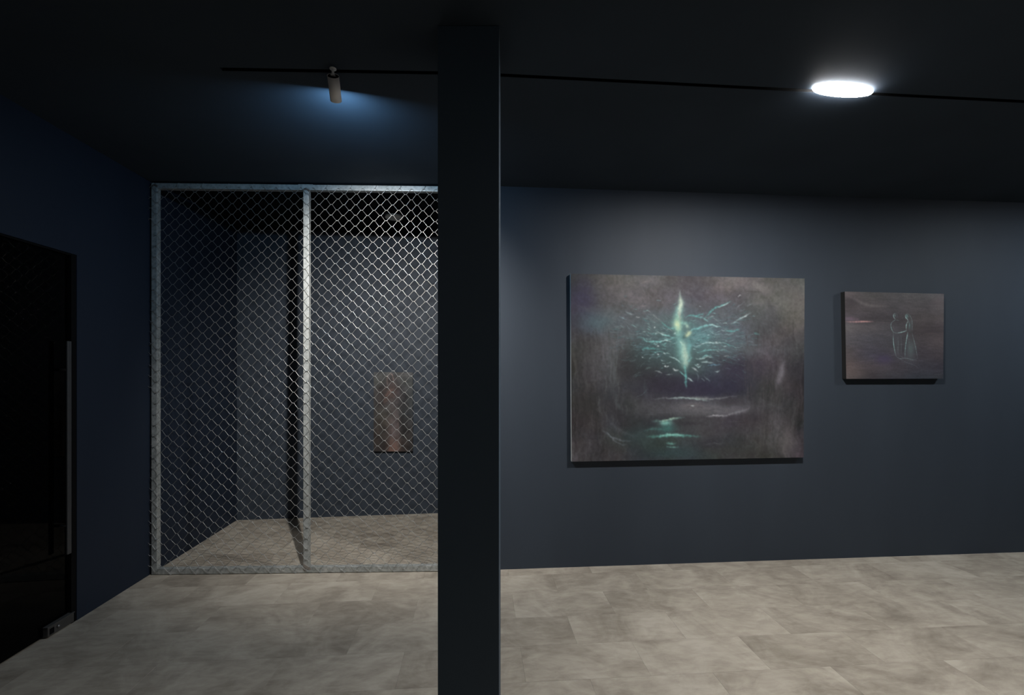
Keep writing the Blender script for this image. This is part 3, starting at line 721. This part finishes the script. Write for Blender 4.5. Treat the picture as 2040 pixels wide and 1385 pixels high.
S([(220,470),(330,475),(400,490)], 22, (104,88,98), .7); S([(220,508),(340,510),(450,508),(570,508)], 11, (164,126,124), .9); B((450, 505), 60, 8, (184, 140, 130), .7); B((250, 470), 50, 25, (100, 88, 100), .6)
S([(600,515),(700,520),(800,522)], 3, (110,100,98), .6); S([(1100,605),(1200,600),(1330,580),(1445,575)], 8, (56,52,55), .5); B((1300, 630), 150, 24, (58, 52, 54), .6); S([(1180,670),(1290,655),(1380,670)], 8, (84,74,72), .5)
B((700, 980), 110, 60, (62, 54, 78), .6); B((350, 1150), 130, 50, (76, 68, 64), .4)
for n_ in range(70):
    x = rng.uniform(240, 1400); y = rng.uniform(560, 1180); L_ = rng.uniform(30, 120); d_ = rng.random() < .5
    S([(x-L_/2, y), (x, y+rng.normal(0, 5)), (x+L_/2, y+rng.normal(0, 6))], rng.uniform(2, 6), (88, 82, 84) if d_ else (54, 51, 54), .3)
F1 = (122, 156, 150); F2 = (158, 194, 186); F3 = (106, 128, 126)
B((1030, 860), 55, 110, (84, 100, 98), .6); B((1020, 560), 26, 60, (80, 98, 96), .5); B((860, 800), 40, 130, (74, 76, 78), .5)
S([(838,402),(818,415),(816,440),(826,465),(846,470)], 5, F2, .9); B((832, 430), 12, 20, (96, 120, 116), .7); S([(838,402),(858,415),(862,445),(850,470)], 3, F3, .7); S([(835,470),(832,490),(805,505)], 5, F1, .8)
S([(850,488),(888,494)], 4, F1, .8); S([(820,495),(790,525),(783,560),(795,610),(815,640),(860,648)], 5, F1, .9); S([(860,648),(900,645),(950,632),(985,620)], 6, (160,196,188), .9)
S([(815,650),(812,700),(815,780),(830,880),(850,950)], 6, F1, .85); S([(812,700),(816,790),(828,870)], 3, F2, .6); S([(905,660),(912,740),(912,840),(908,935)], 3, F3, .7); S([(868,700),(874,780),(870,880),(880,940)], 3, F3, .7)
S([(820,660),(860,655),(905,658)], 3, F3, .6); S([(805,560),(815,600)], 3, F3, .5); S([(980,415),(965,435),(972,460),(990,480),(1000,510)], 7, F2, .9); B((985, 440), 16, 24, (100, 136, 130), .7)
S([(975,415),(1010,420),(1030,450),(1045,490),(1050,560),(1050,640)], 5, F3, .8); S([(1000,500),(985,525),(975,560),(975,610)], 7, F2, .9); S([(1000,510),(1015,540),(1010,600)], 6, F1, .5); S([(900,645),(960,628),(980,600)], 5, F1, .7)
S([(992,640),(980,720),(968,800),(960,880),(958,960)], 6, F1, .9); S([(995,640),(985,700),(975,760)], 6, F2, .7); S([(1045,640),(1065,720),(1090,820),(1105,900),(1120,970)], 5, F3, .85)
S([(1000,650),(1010,760),(1010,880)], 8, (86,100,98), .4); S([(850,950),(900,975),(960,970)], 5, F3, .7); S([(900,940),(940,965),(1000,975),(1060,990),(1120,972)], 8, (98,112,112), .7)
S([(870,960),(930,1000),(1000,1030),(1080,1060),(1140,1100)], 8, (82,88,92), .5); S([(950,990),(1040,1000),(1130,1000),(1230,1005)], 5, (90,90,92), .5)
FD2 = .042
make_painting('small painting of two pale outlined figures holding hands, right of the large one', [on_wall(1683, 581, FD2), on_wall(1880.5, 585.5, FD2), on_wall(1879, 754.5, FD2), on_wall(1686, 755, FD2)], cv.im, (.82, .60), M_EDGE_K, FD2, wn)

# --- painting 3: in the caged room (5.77x view)
cv = Canvas(120, 240, ((315, 243), (775, 245), (770, 1157), (310, 1155))); S = cv.stroke; B = cv.blob
cv.grid([[(70,72,70),(66,68,66),(68,68,66),(72,72,70),(68,70,70)], [(62,64,60),(56,56,54),(62,56,54),(56,58,56),(64,68,66)], [(58,56,54),(52,46,44),(74,58,52),(50,50,50),(56,60,60)],
 [(56,54,52),(46,42,40),(62,58,56),(44,44,44),(48,52,52)], [(52,50,47),(58,56,50),(66,60,57),(44,44,44),(42,46,48)], [(48,44,40),(52,48,42),(76,66,62),(38,37,36),(50,50,50)],
 [(46,40,36),(46,42,38),(74,62,58),(36,34,33),(42,40,38)], [(44,38,34),(42,38,35),(84,66,58),(44,38,35),(38,36,34)], [(40,36,34),(42,38,36),(90,66,54),(50,42,38),(36,34,33)]],
 [0, .12, .25, .4, .52, .64, .78, .9, 1])
W_, H_ = cv.W, cv.H
cv.im *= (1+.22*fbm(H_, W_, 10, 5, 4))[..., None]
B((560, 880), 42, 240, (80, 72, 71), .7); B((545, 1090), 55, 70, (92, 68, 58), .75); S([(430,600),(450,540),(490,470),(540,440)], 20, (100,74,64), .8); S([(520,440),(500,500),(470,570),(430,600)], 9, (108,80,70), .6)
S([(475,400),(470,340),(478,285),(510,265),(535,290),(545,340),(545,410)], 6, (150,122,112), .9); S([(500,290),(515,300),(505,330)], 5, (36,34,34), .7); B((510, 370), 22, 50, (66, 52, 50), .6)
S([(470,400),(440,440),(420,480)], 8, (96,72,62), .6); B((600, 500), 60, 90, (60, 54, 56), .5); B((680, 720), 40, 90, (34, 36, 36), .6); B((460, 670), 50, 30, (84, 86, 82), .5); B((690, 720), 14, 30, (70, 78, 80), .5)
S([(545,250),(580,340),(630,430),(690,560),(720,700)], 16, (38,38,40), .5); S([(560,250),(580,290)], 8, (34,36,38), .6); S([(600,700),(600,850),(610,960),(600,1130)], 12, (96,80,76), .5); B((350, 340), 40, 30, (76, 80, 74), .4)
S([(500,255),(440,340),(390,430),(360,540),(345,650)], 10, (44,42,40), .5)
S([(480,430),(500,560),(530,700),(560,800)], 8, (48,44,42), .4); S([(480,1140),(490,1040),(510,950),(520,850)], 8, (46,40,38), .5); S([(430,620),(470,640),(520,600)], 8, (74,74,72), .5)
g_ = cv.im.mean(-1, keepdims=True); cv.im = g_ + (cv.im-g_)*.8
cv.warp(2, 30, 15); cv.im *= (1+.16*fbm(H_, W_, 50, 26, 2))[..., None]
def on_back(px, py, dep):
    t = (px-CX)/F; Y = (4.584+.1145*2.79-dep*1.0065)/(1-.1145*t); return P(px, py, Y)
ba = math.atan(.1145); bn = Vector((-math.sin(ba), math.cos(ba), 0))
make_painting('narrow upright brown painting of a hooded form behind the chain link mesh', [on_back(744.5, 741.5, .03), on_back(822.5, 742, .03), on_back(822, 899.5, .03), on_back(744.5, 899.5, .03)], cv.im, (.74, .6), M_EDGE_K, .03, bn)
